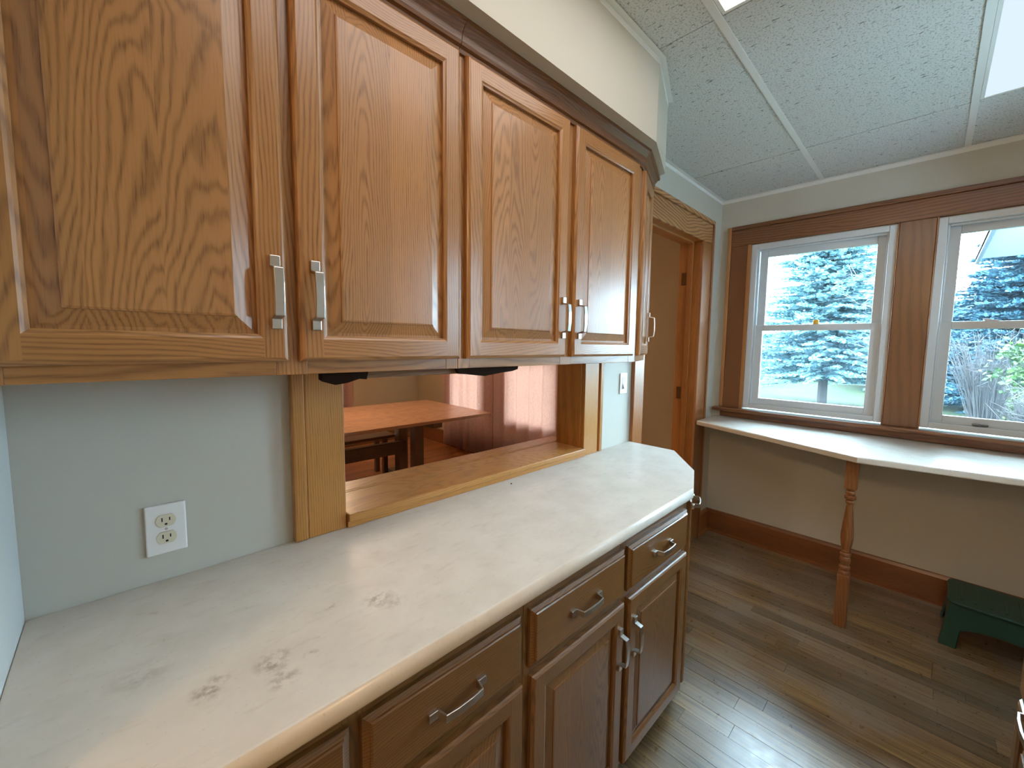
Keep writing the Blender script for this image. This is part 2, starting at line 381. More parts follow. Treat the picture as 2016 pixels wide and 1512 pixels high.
# floors
fl = struct('floor', MB().box(-2.6, XW, -2.22, WT, -0.06, -0.018), toe_m)
x = XW-0.002; k = 0; rr = random.Random(3)
while x > -2.6:
    wd = 0.072; cuts = [-2.22]
    if x > 1.1:
        c0 = -2.22+rr.uniform(0.3, 1.0)
        while c0 < -0.25: cuts.append(c0); c0 += rr.uniform(0.7, 1.3)
    cuts.append(0.0 if x < 2.3 or x-wd > 3.06 else WT)
    for y0, y1 in zip(cuts, cuts[1:]):
        dz = rr.uniform(-0.0006, 0.0006)
        p = MB().box(-wd/2+0.0007, wd/2-0.0007, (y0-y1)/2+0.0006, (y1-y0)/2-0.0006, -0.018, 0.0)
        link('plank', p, plank_m, fl, loc=(x-wd/2, (y0+y1)/2, dz))
    x -= wd
fd = struct('floor_dining', MB().box(-1.2, XW, WT, 4.5, -0.06, -0.018), toe_m)
y = WT
while y < 4.5:
    wd = 0.075; e = min(y+wd, 4.5)
    cuts = [-1.2, rr.uniform(0.0, 1.6), rr.uniform(1.9, 3.1), XW]
    for x0, x1 in zip(cuts, cuts[1:]):
        p = MB().box((x0-x1)/2+0.0006, (x1-x0)/2-0.0006, (y-e)/2+0.0007, (e-y)/2-0.0007, -0.018, 0.0)
        link('plank', p, dplank_m, fd, loc=((x0+x1)/2, (y+e)/2, 0))
    y += wd
# ceilings
ce = struct('ceiling', MB().box(-2.6, XW, -2.22, 0, 2.70, 2.75), ceil_p)
struct('ceiling_dining', MB().box(-1.2, XW, WT, 4.5, 2.56, 2.62), ceil_p)
TX = [-2.6, -2.075, -0.845, 0.385, 1.615, 2.853, XW]; TY = [-2.22, -1.905, -1.272, -0.625, 0.0]
for i in range(len(TX)-1):
    for j in range(len(TY)-1):
        if (i, j) in ((3, 2), (4, 1), (1, 2)): continue          # the luminaires sit here
        x0, x1, y0, y1 = TX[i]+0.003, TX[i+1]-0.003, TY[j]+0.004, TY[j+1]-0.004
        z = ZC+(rr.uniform(0, 0.003))
        link('ceiling_tile', MB().box(-(x1-x0)/2, (x1-x0)/2, -(y1-y0)/2, (y1-y0)/2, 0, 0.016), tile_m, ce, loc=((x0+x1)/2, (y0+y1)/2, z))
for y in TY[1:-1]:
    link('ceiling_tee', MB().box(-2.6, XW, y-0.013, y+0.013, ZC-0.003, ZC-0.0005).box(-2.6, XW, y-0.0015, y+0.0015, ZC-0.0005, ZC+0.03), grid_p, ce)
# soffit over the cabinets and the ceiling mouldings
SO = [(0.0, -0.393), (1.655, -0.392), (1.944, -0.283), (1.99, -0.16), (2.02, 0.0), (0.0, 0.0)]
so = struct('soffit', MB().prism(SO, 2.25, 2.66), wall_p)
ang = [(0.0, 2.533), (0.0, ZC-0.002), (0.022, ZC-0.002), (0.022, ZC-0.004), (0.002, ZC-0.004), (0.002, 2.533)]
struct('trim_1', MB().sweep([(0.0, -0.393), (1.655, -0.392), (1.944, -0.283)], ang), grid_p)
struct('trim_2', MB().sweep([(2.02, 0.0), (XW, 0.0), (XW, -2.22)], ang), grid_p)
# baseboards
bbp = [(0.0, 0.0), (0.018, 0.0), (0.018, 0.155), (0.010, 0.172), (0.0, 0.174)]
shoe = [(0.018, 0.0), (0.032, 0.0), (0.030, 0.010), (0.018, 0.018)]
struct('baseboard_front', MB().sweep([(XW, 0.0), (XW, -2.22)], bbp).sweep([(XW, -0.018), (XW, -2.22)], shoe), base_m)
struct('baseboard_left', MB().sweep([(3.228, 0.0), (XW-0.018, 0.0)], bbp).sweep([(3.228, 0.0), (XW-0.03, 0.0)], shoe), jamb_m)
bbp2 = [(0.0, 0.0), (0.018, 0.0), (0.018, 0.19), (0.0, 0.20)]
struct('baseboard_dining_far', MB().sweep([(-1.2, 4.5), (XW, 4.5)], bbp2), oak_drawer_shade)
struct('baseboard_dining_front', MB().sweep([(XW, 4.482), (XW, WT+0.02)], bbp2), base_m)

# ------------------------------------------------------------------ doorway
d1 = struct('door_1', MB().box(3.06, 3.09, -0.0, WT, 0, 2.21).box(2.25, 2.28, 0.0, WT, 0, 2.21).box(2.25, 3.09, 0.0, WT, 2.205, 2.24), jamb_m, bevel=0.002)
link('casing', MB().box(2.187, 2.294, -0.024, -0.0, 0, 2.2), fir_v, d1, bevel=0.004)
link('casing', MB().box(3.056, 3.205, -0.02, -0.0, 0, 2.2), fir_v, d1, bevel=0.004)
link('head_casing', MB().box(2.187, 3.205, -0.02, -0.0, 2.2, 2.335), fir_x, d1, bevel=0.004)
link('back_band', MB().box(3.205, 3.227, -0.03, -0.0, 0, 2.336), fir_v, d1, bevel=0.004)
link('back_band', MB().box(2.165, 3.227, -0.03, -0.0, 2.337, 2.365), fir_x, d1, bevel=0.004)
link('door_stop', MB().box(3.048, 3.06, 0.05, 0.085, 0, 2.2).box(2.28, 2.292, 0.05, 0.085, 0, 2.2).box(2.292, 3.048, 0.05, 0.085, 2.193, 2.205), jamb_m, d1, bevel=0.002)
for z in (0.35, 1.12, 1.95):
    link('hinge_leaf', MB().box(3.057, 3.0605, 0.098, 0.132, z-0.045, z+0.045), brass_m, d1, bevel=0.001)

# ------------------------------------------------------------------ serving hatch trim
h = struct('trim_3', MB().box(0.496, 0.598, -0.02, -0.0005, 0.9145, 1.392), gold_v, bevel=0.003)
struct('trim_4', MB().box(0.462, 0.4955, -0.026, -0.0005, 0.9145, 1.392), gold_v, bevel=0.006, seg=3)
struct('trim_5', MB().box(1.735, 1.848, -0.02, -0.0005, 0.9145, 1.392), gold_v, bevel=0.003)
struct('trim_6', MB().box(1.864, 1.888, -0.022, -0.0005, 0.9145, 1.392).box(1.848, 1.864, -0.006, -0.0005, 0.9145, 1.392), gold_v, bevel=0.003)
struct('trim_7', MB().box(1.73, 1.7495, 0.0, WT, 0.945, 1.41), gold_v, bevel=0.002)
struct('trim_8', MB().box(0.5785, 0.598, 0.0, WT, 0.945, 1.41), gold_v, bevel=0.002)
struct('trim_9', MB().box(0.5785, 1.7495, 0.0, WT, 1.392, 1.4095), gold_h)
le = struct('trim_10', MB().box(0.599, 1.729, -0.038, WT, 0.934, 0.957).box(0.52, 1.82, WT+0.012, 0.262, 0.934, 0.957).box(0.599, 1.729, WT-0.001, WT+0.014, 0.934, 0.957), gold_h, bevel=0.004, seg=3)
struct('trim_11', MB().box(0.599, 1.734, -0.028, 0.0, 0.9145, 0.934), gold_h, bevel=0.003)

# ------------------------------------------------------------------ windows
def window(nm, y0, y1, z0, z1, parts_=True):
    """white double hung window; y0 > y1"""
    def ring(bm, a0, a1, c0, c1, xa, xb, ws, wb_, wt_):
        bm.box(xa, xb, a0-ws, a0, c0, c1); bm.box(xa, xb, a1, a1+ws, c0, c1)
        bm.box(xa, xb, a1+ws, a0-ws, c0, c0+wb_); bm.box(xa, xb, a1+ws, a0-ws, c1-wt_, c1)
    bm = MB(); ring(bm, y0, y1, z0, z1, XW-0.012, XW+0.11, 0.038, 0.034, 0.036)
    ring(bm, y0-0.038, y1+0.038, z0+0.034, z1-0.036, XW+0.014, XW+0.022, 0.010, 0.006, 0.012)
    W = struct(nm, bm, white_vinyl, bevel=0.003)
    zm = (z0+z1)/2
    bm = MB(); ring(bm, y0-0.042, y1+0.042, z0+0.036, zm+0.018, XW+0.024, XW+0.050, 0.050, 0.042, 0.042)
    ls = link('lower_sash', bm, white_vinyl, W, bevel=0.003)
    bm = MB(); ring(bm, y0-0.042, y1+0.042, zm-0.016, z1-0.04, XW+0.056, XW+0.082, 0.052, 0.030, 0.046)
    us = link('upper_sash', bm, white_vinyl, W, bevel=0.003)
    link('pane', MB().box(XW+0.035, XW+0.039, y1+0.088, y0-0.088, z0+0.074, zm-0.02), glass_l, ls)
    link('pane', MB().box(XW+0.067, XW+0.071, y1+0.09, y0-0.09, zm+0.01, z1-0.082), glass_u, us)
    return W, ls
W1, ls1 = window('window_1', -0.228, -1.02, 1.016, 2.2)
W2, ls2 = window('window_2', -1.19, -1.982, 1.016, 2.2)
link('sash_lock', MB().box(XW+0.026, XW+0.048, -1.455, -1.405, 1.626, 1.632).prism([(-1.44, 1.632), (-1.40, 1.632), (-1.40, 1.640), (-1.43, 1.637)], XW+0.03, XW+0.042, fn=lambda a, c, z: (z, a, c)), white_vinyl, ls2, bevel=0.001)
link('sash_lift', MB().box(XW-0.004, XW+0.024, -1.46, -1.40, 1.056, 1.064), plain('grey_lift', '#5d6064', 0.4), ls2, bevel=0.002)
for nm, y0, y1 in (('window_3', 3.62, 2.80), ('window_4', 2.46, 1.55)): window(nm, y0, y1, DZ0, DZ1)
W5, _ = window('window_5', 0.45, -0.45, DZ0, DZ1); W5.rotation_euler = (0, 0, math.pi/2); W5.location = (1.63, 4.5-XW, 0)
W_fill, _ = window('window_fill', 0.2, -0.2, 1.35, 2.2); W_fill.rotation_euler = (0, 0, -math.pi/2); W_fill.location = (2.15, XW-2.22, 0)  # unseen window, added to bring more daylight into the kitchen
CXW = XW-0.022
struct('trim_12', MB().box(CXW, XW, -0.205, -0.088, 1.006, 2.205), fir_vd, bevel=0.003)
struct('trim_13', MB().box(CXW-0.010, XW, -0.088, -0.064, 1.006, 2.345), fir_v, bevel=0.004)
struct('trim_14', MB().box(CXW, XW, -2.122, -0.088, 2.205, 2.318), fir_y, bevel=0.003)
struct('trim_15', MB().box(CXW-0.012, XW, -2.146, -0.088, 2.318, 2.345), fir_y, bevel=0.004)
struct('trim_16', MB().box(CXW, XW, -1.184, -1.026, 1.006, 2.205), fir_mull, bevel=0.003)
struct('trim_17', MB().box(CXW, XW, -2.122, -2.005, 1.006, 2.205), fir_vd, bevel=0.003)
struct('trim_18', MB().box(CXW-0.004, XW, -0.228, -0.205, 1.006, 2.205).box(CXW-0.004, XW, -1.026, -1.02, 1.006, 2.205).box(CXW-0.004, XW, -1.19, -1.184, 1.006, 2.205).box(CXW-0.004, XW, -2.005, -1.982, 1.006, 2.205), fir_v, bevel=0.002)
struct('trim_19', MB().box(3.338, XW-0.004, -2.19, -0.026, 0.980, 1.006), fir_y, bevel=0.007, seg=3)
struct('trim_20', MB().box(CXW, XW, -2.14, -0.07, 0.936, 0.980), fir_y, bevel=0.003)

# ------------------------------------------------------------------ cabinet parts
def handle(parent, u, v, vert=True, L=0.135, out0=0.0):
    pts = [(0.012, 0.005), (0.020, 0.005), (0.0250, 0.0270), (0.05, 0.0295), (0.085, 0.0295), (0.110, 0.0270), (0.115, 0.005), (0.123, 0.005)]
    fn = (lambda a, c, o: (u+c, -(out0+o), v+a)) if vert else (lambda a, c, o: (u+a, -(out0+o), v+c))
    bm = MB().strip(pts, 0.0160, 0.0048, fn)
    for a in (0.0, 0.1155):
        c = (u-0.0083, u+0.0083, v+a, v+a+0.0195) if vert else (u+a, u+a+0.0195, v-0.0083, v+0.0083)
        bm.box(c[0], c[1], -(out0+0.0078), -(out0-0.0005), c[2], c[3])
    return link('handle', bm, metal, parent, bevel=0.0012)
UP_OAK = (oak_v, oak_h, oak_panel)
SHADED_OAK = (shaded_v, shaded_h, shaded_panel)  # cabinet oak with the shade of the lower fronts painted in
def door(parent, loc, W, H, rz=0.0, hu=None, hv=None, st=0.05, rl=0.052, T=0.02, M=UP_OAK):
    """raised panel door; local u along x, v along z, outward -y; origin at lower left on the face frame"""
    bm = MB()
    def ring(i0, o): # rectangle loop inset i0 (horizontal, vertical) at outward o
        a, c = i0; return [(a, -o, c), (W-a, -o, c), (W-a, -o, H-c), (a, -o, H-c)]
    loops = [ring((0, 0), 0.0), ring((0, 0), T-0.007), ring((0.003, 0.003), T-0.003), ring((0.008, 0.008), T)]
    inner = [ring((st-0.008, rl-0.008), T), ring((st-0.004, rl-0.004), T-0.0025), ring((st, rl), T-0.004), ring((st, rl), T-0.012)]
    def band(a, c):
        base = len(bm.v); bm.v += a+c
        for i in range(4):
            j = (i+1) % 4; bm.face((base+i, base+j, base+4+j, base+4+i), 1 if i in (0, 2) else 0)
    for a, c in zip(loops, loops[1:]): band(a, c)
    for a, c in zip(inner, inner[1:]): band(a, c)
    e = 0.008; s_ = st-0.008; q = rl-0.008
    for x0, x1 in ((e, s_), (W-s_, W-e)):
        bm.add([(x0, -T, e), (x1, -T, e), (x1, -T, q), (x0, -T, q)], [(0, 1, 2, 3)]); bm.add([(x0, -T, q), (x1, -T, q), (x1, -T, H-q), (x0, -T, H-q)], [(0, 1, 2, 3)]); bm.add([(x0, -T, H-q), (x1, -T, H-q), (x1, -T, H-e), (x0, -T, H-e)], [(0, 1, 2, 3)])
    for z0, z1 in ((e, q), (H-q, H-e)):
        bm.add([(s_, -T, z0), (W-s_, -T, z0), (W-s_, -T, z1), (s_, -T, z1)], [(0, 1, 2, 3)], 1)
    bm.add(ring((0, 0), 0.0), [(3, 2, 1, 0)])
    d = link('door', bm, [M[0], M[1]], parent, loc=loc, rz=rz, fix=False)
    pm = MB(); lp = [ring((st-0.001, rl-0.001), T-0.013), ring((st+0.006, rl+0.006), T-0.0125), ring((st+0.030, rl+0.030), T-0.0055), ring((st+0.0305, rl+0.0305), T-0.003), ring((st+0.034, rl+0.034), T-0.002)]
    for a, c in zip(lp, lp[1:]):
        base = len(pm.v); pm.v += a+c
        for i in range(4): j = (i+1) % 4; pm.face((base+i, base+j, base+4+j, base+4+i))
    pm.add(lp[-1], [(0, 1, 2, 3)]); pm.add(ring((st-0.001, rl-0.001), 0.002), [(3, 2, 1, 0)])
    link('raised_panel', pm, M[2], d, fix=False)
    if hu is not None: handle(d, hu, hv, True, out0=T)
    return d
def drawer(parent, loc, W, H, rz=0.0, T=0.02):
    bm = MB(); lp = []
    for i0, o in ((0, 0), (0, T-0.010), (0.003, T-0.0085), (0.010, T-0.005), (0.011, T-0.002), (0.014, T)):
        lp.append([(i0, -o, i0), (W-i0, -o, i0), (W-i0, -o, H-i0), (i0, -o, H-i0)])
    for a, c in zip(lp, lp[1:]):
        base = len(bm.v); bm.v += a+c
        for i in range(4): j = (i+1) % 4; bm.face((base+i, base+j, base+4+j, base+4+i))
    bm.add(lp[-1], [(0, 1, 2, 3)]); bm.add(lp[0], [(3, 2, 1, 0)])
    d = link('drawer', bm, oak_drawer_shade, parent, loc=loc, rz=rz, fix=False)
    handle(d, W/2-0.0675, H/2, False, out0=T)
    return d

# ------------------------------------------------------------------ wall cabinets
UF, UB, UT = -0.31, 1.393, 2.25
crown = [(0.0, 2.186), (0.006, 2.186), (0.008, 2.196), (0.016, 2.200), (0.018, 2.208), (0.020, 2.222), (0.030, 2.236), (0.038, 2.240), (0.040, 2.2495), (0.0, 2.2495)]
t = thing('wall_cabinet', 'two-door oak wall cabinet above the electrical outlet, nearest the camera', 'cabinet', (0.003, 0, UB), 'oak wall cabinets')
b = MB().box(0.003, 0.786, -0.29, -0.001, UB+0.02, UT-0.001); part('body', b, [oak_inside], t)
for a, c in ((0.003, 0.04), (0.365, 0.42), (0.75, 0.786)): part('face_frame_stile', MB().box(a, c, UF, -0.29, UB, UT-0.001), oak_v, t, bevel=0.001)
for a, c in ((0.04, 0.365), (0.42, 0.75)):
    for z0, z1 in ((UB+0.0003, UB+0.045), (UT-0.08, UT-0.001)): part('face_frame_rail', MB().box(a, c, UF+0.0004, -0.29, z0, z1), oak_h, t, bevel=0.001)
part('crown_moulding', MB().sweep([(0.003, UF), (0.786, UF)], crown), oak_crown, t)
DZ = 1.420-UB
door(t, (0.018-0.003, UF, DZ), 0.366, 0.766, hu=0.345, hv=0.062)
door(t, (0.404-0.003, UF, DZ), 0.379, 0.766, hu=0.028, hv=0.062)
t = thing('wall_cabinet', 'oak wall cabinet with a clipped corner door, between the hatch and the doorway', 'cabinet', (0.7875, 0, UB), 'oak wall cabinets')
PA, PB, PC = (1.69, UF), (1.945, -0.212), (1.965, -0.001)
b = MB().prism([(0.7875, -0.29), (1.684, -0.29), (1.925, -0.20), (1.945, -0.001), (0.7875, -0.001)], UB+0.02, UT-0.001); part('body', b, oak_inside, t)
part('end_panel', MB().prism([PB, PC, (1.945, -0.001), (1.926, -0.205)], UB, UT-0.001), oak_side, t)
for a, c in ((0.7875, 0.825), (1.205, 1.262)): part('face_frame_stile', MB().box(a, c, UF, -0.29, UB, UT-0.001), oak_v, t, bevel=0.001)
part('face_frame_stile', MB().prism([(1.64, UF), PA, (1.684, -0.29), (1.64, -0.29)], UB, UT-0.001), oak_v, t, bevel=0.001)
da = Vector((PB[0]-PA[0], PB[1]-PA[1])); LA = da.length; da.normalize(); ANG = math.atan2(da.y, da.x)
def ap(u, o): return (PA[0]+da.x*u+da.y*o, PA[1]+da.y*u-da.x*o)
for u0, u1 in ((0, 0.03), (LA-0.03, LA)): part('face_frame_stile', MB().prism([ap(u0, 0), ap(u1, 0), ap(u1, -0.018), ap(u0, -0.018)], UB, UT-0.001), oak_v, t, bevel=0.001)
for z0, z1 in ((UB+0.0003, UB+0.045), (UT-0.08, UT-0.001)):
    for a, c in ((0.825, 1.205), (1.262, 1.64)): part('face_frame_rail', MB().box(a, c, UF+0.0004, -0.29, z0, z1), oak_h, t, bevel=0.001)
    part('face_frame_rail', MB().prism([ap(0.03, -0.0004), ap(LA-0.03, -0.0004), ap(LA-0.03, -0.018), ap(0.03, -0.018)], z0, z1), oak_h, t, bevel=0.001)
part('crown_moulding', MB().sweep([(0.7875, UF), PA, PB, (1.965, 0.0)], crown), oak_crown, t)
door(t, (0.806-0.7875, UF, DZ), 0.408, 0.766, hu=0.386, hv=0.062)
door(t, (1.250-0.7875, UF, DZ), 0.402, 0.766, hu=0.028, hv=0.062)
a0 = ap(0.024, 0)
door(t, (a0[0]-0.7875, a0[1], DZ), LA-0.045, 0.766, rz=ANG, hu=LA-0.045-0.028, hv=0.062, st=0.045)
# small rack hanging under the wall cabinets
t = thing('under_cabinet_rack', 'dark scalloped rack hanging below the wall cabinets over the serving hatch', 'rack', (0.455, -0.27, 1.33))
fy = lambda a, c, z: (a, z, c)
part('rail', MB().box(0.55, 0.82, -0.272, -0.256, 1.376, 1.3925), oak_inside, t)
part('bracket', MB().prism([(0.455, 1.3925), (0.455, 1.377), (0.462, 1.372), (0.483, 1.365), (0.508, 1.368), (0.535, 1.376), (0.552, 1.374), (0.556, 1.3925)], -0.285, -0.262, fn=fy), bracket_m, t, bevel=0.001)
part('bracket', MB().prism([(0.80, 1.3925), (0.81, 1.376), (0.835, 1.374), (0.865, 1.370), (0.90, 1.366), (0.915, 1.368), (0.96, 1.373), (1.01, 1.377), (1.032, 1.382), (1.034, 1.3925)], -0.285, -0.262, fn=fy), bracket_m, t, bevel=0.001)

# ------------------------------------------------------------------ base cabinets and worktop
BF, BB, BT = -0.57, 0.075, 0.874
def base_frame(t, x0, x1, mids, open_end=False):
    st = [(x0, x0+0.03)]+mids+[(x1-0.03, x1)]
    for a, c in st: part('face_frame_stile', MB().box(a, c, BF, BF+0.02, BB, BT), shaded_v, t, bevel=0.001)
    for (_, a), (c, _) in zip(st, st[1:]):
        for z0, z1 in ((BB, BB+0.035), (0.655, 0.70), (0.825, BT)): part('face_frame_rail', MB().box(a, c, BF+0.0006, BF+0.02, z0+0.0003, z1-0.0003), shaded_h, t)
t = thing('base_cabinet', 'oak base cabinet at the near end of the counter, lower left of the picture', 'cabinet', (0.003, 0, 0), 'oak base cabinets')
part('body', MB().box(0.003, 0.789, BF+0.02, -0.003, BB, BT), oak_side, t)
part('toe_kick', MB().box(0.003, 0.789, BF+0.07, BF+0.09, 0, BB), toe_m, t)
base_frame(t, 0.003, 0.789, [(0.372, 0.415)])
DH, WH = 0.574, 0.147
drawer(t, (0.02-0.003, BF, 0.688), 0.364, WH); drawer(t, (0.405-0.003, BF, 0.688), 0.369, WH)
door(t, (0.02-0.003, BF, 0.090), 0.364, DH, hu=0.336, hv=0.37, M=SHADED_OAK); door(t, (0.405-0.003, BF, 0.090), 0.372, DH, hu=0.028, hv=0.37, M=SHADED_OAK)
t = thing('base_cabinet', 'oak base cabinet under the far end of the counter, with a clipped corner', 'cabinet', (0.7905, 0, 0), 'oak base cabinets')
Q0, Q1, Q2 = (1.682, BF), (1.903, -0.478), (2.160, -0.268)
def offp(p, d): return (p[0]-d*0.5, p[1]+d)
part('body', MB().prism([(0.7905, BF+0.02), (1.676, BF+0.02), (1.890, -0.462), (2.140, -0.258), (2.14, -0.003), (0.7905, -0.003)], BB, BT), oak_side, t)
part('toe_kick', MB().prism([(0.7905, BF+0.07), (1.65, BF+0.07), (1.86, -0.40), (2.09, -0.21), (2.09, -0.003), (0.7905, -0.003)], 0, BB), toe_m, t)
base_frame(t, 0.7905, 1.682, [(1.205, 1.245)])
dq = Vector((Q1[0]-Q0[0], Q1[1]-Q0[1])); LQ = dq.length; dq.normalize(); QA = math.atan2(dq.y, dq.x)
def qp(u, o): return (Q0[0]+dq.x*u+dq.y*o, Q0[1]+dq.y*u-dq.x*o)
for u0, u1 in ((0, 0.025), (LQ-0.025, LQ)): part('face_frame_stile', MB().prism([qp(u0, 0), qp(u1, 0), qp(u1, -0.02), qp(u0, -0.02)], BB, BT), shaded_v, t)
for z0, z1 in ((BB, BB+0.035), (0.835, BT)): part('face_frame_rail', MB().prism([qp(0.025, 0), qp(LQ-0.025, 0), qp(LQ-0.025, -0.02), qp(0.025, -0.02)], z0, z1), shaded_h, t)
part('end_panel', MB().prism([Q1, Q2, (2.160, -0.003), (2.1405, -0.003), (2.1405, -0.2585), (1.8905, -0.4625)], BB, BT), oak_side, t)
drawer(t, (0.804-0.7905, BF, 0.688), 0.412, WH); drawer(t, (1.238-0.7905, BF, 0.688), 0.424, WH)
door(t, (0.808-0.7905, BF, 0.090), 0.408, DH, hu=0.382, hv=0.37, M=SHADED_OAK); door(t, (1.244-0.7905, BF, 0.090), 0.420, DH, hu=0.03, hv=0.37, M=SHADED_OAK)
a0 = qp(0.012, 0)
dc = door(t, (a0[0]-0.7905, a0[1], 0.090), LQ-0.024, 0.765, rz=QA, st=0.045, M=SHADED_OAK)
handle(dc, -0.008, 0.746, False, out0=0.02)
def worktop():
    bm = bmesh.new(); P = [(0.001, -0.003), (0.001, -0.617), (1.664, -0.602), (1.921, -0.495), (2.185, -0.278), (2.185, -0.003)]
    lo = [bm.verts.new((x, y, 0.8765)) for x, y in P]; hi = [bm.verts.new((x, y, 0.914)) for x, y in P]
    n = len(P); bm.faces.new(lo[::-1]); bm.faces.new(hi)
    for i in range(n): bm.faces.new((lo[i], lo[(i+1) % n], hi[(i+1) % n], hi[i]))
    bmesh.ops.recalc_face_normals(bm, faces=bm.faces)
    ed = [e for e in bm.edges if abs(e.verts[0].co.z-e.verts[1].co.z) < 1e-5 and {round(v.co.x, 3) for v in e.verts} == {0.001, 1.664}]
    bmesh.ops.bevel(bm, geom=ed, offset=0.0165, segments=6, affect='EDGES', profile=0.5)
    ed = [e for e in bm.edges if e.verts[0].co.z > 0.9139 and e.verts[1].co.z > 0.9139 and e.is_manifold and e.calc_face_angle(0) > 0.8]
    bmesh.ops.bevel(bm, geom=ed, offset=0.0015, segments=2, affect='EDGES')
    me = bpy.data.meshes.new('worktop'); bm.to_mesh(me); bm.free(); me.materials.append(lam)
    for p in me.polygons: p.use_smooth = abs(p.normal.z) < 0.99
    o = bpy.data.objects.new('worktop', me); C.objects.link(o)
    return tag(o, 'long off-white laminate worktop with clipped corner and faint grey stains', 'worktop')
worktop()
# cabinet on the other side of the aisle
t = thing('base_cabinet', 'dark base cabinet at the right edge of the picture, only its end and handle showing', 'cabinet', (0.5, -2.2, 0), 'oak base cabinets')
FY = -1.44
part('body', MB().box(0.5, 1.615, -2.215, FY, 0.0, BT), oak_side, t, bevel=0.001)
part('counter_top', MB().box(0.48, 1.62, -2.215, FY-0.004, BT+0.0005, 0.914), lam2, t, bevel=0.004)
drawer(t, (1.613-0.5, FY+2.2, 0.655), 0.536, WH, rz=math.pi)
door(t, (1.613-0.5, FY+2.2, 0.10), 0.536, 0.54, rz=math.pi, hu=0.50, hv=0.36, M=SHADED_OAK)

# ------------------------------------------------------------------ counter under the windows
t = thing('window_counter', 'narrow white laminate counter below the windows, on one turned post', 'counter', (2.78, -0.97, 0))
WP = [(3.051, -0.034), (2.678, -0.986), (2.875, -2.2), (XW-0.001, -2.2), (XW-0.001, -0.034)]
part('counter_top', MB().prism(WP, 0.900, 0.932), [lam2], t, bevel=0.007, seg=3)
part('edge_band', MB().prism([(3.050, -0.036), (2.677, -0.988), (2.6765, -0.9870), (3.0485, -0.0355)], 0.906, 0.927), lam2_e, t)
px_, py_ = 2.772, -0.965
b = MB().prism([(px_-0.026, py_-0.026), (px_+0.026, py_-0.026), (px_+0.026, py_+0.026), (px_-0.026, py_+0.026)], 0.745, 0.8995)
b.prism([(px_-0.026, py_-0.026), (px_+0.026, py_-0.026), (px_+0.026, py_+0.026), (px_-0.026, py_+0.026)], 0.0005, 0.285)
prof = [(0.020, 0.28), (0.025, 0.288), (0.025, 0.298), (0.018, 0.303), (0.019, 0.310), (0.025, 0.316), (0.025, 0.326), (0.018, 0.333), (0.022, 0.345), (0.025, 0.362), (0.022, 0.374), (0.017, 0.380), (0.024, 0.386), (0.024, 0.396), (0.017, 0.402), (0.021, 0.408), (0.019, 0.416), (0.023, 0.44), (0.0275, 0.475), (0.0275, 0.505), (0.023, 0.56), (0.016, 0.63), (0.013, 0.662), (0.019, 0.668), (0.020, 0.676), (0.015, 0.682), (0.025, 0.690), (0.026, 0.702), (0.017, 0.710), (0.022, 0.716), (0.022, 0.726), (0.018, 0.731), (0.022, 0.742), (0.024, 0.75)]
b.lathe(prof, px_, py_, 24)
part('turned_post', b, post_m, t, bevel=0.0015)

# ------------------------------------------------------------------ electrical plates
def rrect(w, h_, r, n=5):
    pts = []
    for cx, cy, a0 in ((w/2-r, h_/2-r, 0), (-w/2+r, h_/2-r, 90), (-w/2+r, -h_/2+r, 180), (w/2-r, -h_/2+r, 270)):
        for i in range(n+1): a = R(a0+90*i/n); pts.append((cx+r*math.cos(a), cy+r*math.sin(a)))
    return pts
ox, oz = 0.2085, 1.0325
t = thing('outlet', 'white duplex outlet plate with ivory sockets on the wall left of the hatch', 'outlet', (ox, 0, oz))
toy = lambda a, c, z: (ox+a, -z, oz+c)
part('plate', MB().prism(rrect(0.070, 0.1145, 0.003), 0.0005, 0.0065, fn=toy), plate_w, t, bevel=0.003, seg=3)
for dz in (0.0195, -0.0195):
    face = [(math.copysign(min(abs(0.0172*math.cos(R(a))), 0.0172), math.cos(R(a))), max(-0.0135, min(0.0135, 0.0172*math.sin(R(a))))) for a in range(0, 360, 10)]
    f = part('socket', MB().prism([(a, c+dz) for a, c in face], 0.006, 0.0082, fn=toy), ivory, t, bevel=0.0006)
    s1 = MB().prism(rrect(0.0022, 0.009, 0.0003, 1), 0.0080, 0.0084, fn=lambda a, c, z: (a-0.0064, -z, c+dz+0.003)).prism(rrect(0.0022, 0.0075, 0.0003, 1), 0.0080, 0.0084, fn=lambda a, c, z: (a+0.0064, -z, c+dz+0.003)).prism(rrect(0.005, 0.0046, 0.002, 3), 0.0080, 0.0084, fn=lambda a, c, z: (a, -z, c+dz-0.0078))
    link('slots', s1, slot_m, f)
part('screw', MB().prism([(0.0028*math.cos(R(a)), 0.0028*math.sin(R(a))) for a in range(0, 360, 30)], 0.0064, 0.0074, fn=toy), metal, t)
sx_, sz_ = 2.104, 1.2535
t = thing('light_switch', 'white toggle light switch plate between the hatch and the doorway', 'switch', (sx_, 0, sz_))
tos = lambda a, c, z: (sx_+a, -z, sz_+c)
part('plate', MB().prism(rrect(0.072, 0.1145, 0.003), 0.0005, 0.0065, fn=tos), plate_w, t, bevel=0.003, seg=3)
part('rocker_frame', MB().prism(rrect(0.034, 0.067, 0.002), 0.006, 0.0078, fn=tos), plain('switch_grey', '#d8dcdd', 0.3), t, bevel=0.0006)
part('toggle', MB().add([tos(-0.012, -0.030, 0.0078), tos(0.012, -0.030, 0.0078), tos(0.012, 0.004, 0.0078), tos(-0.012, 0.004, 0.0078), tos(-0.012, -0.028, 0.018), tos(0.012, -0.028, 0.018), tos(0.012, 0.002, 0.0085), tos(-0.012, 0.002, 0.0085)], [(0, 1, 2, 3), (4, 5, 6, 7), (0, 1, 5, 4), (1, 2, 6, 5), (2, 3, 7, 6), (3, 0, 4, 7)]), plate_w, t, bevel=0.001)
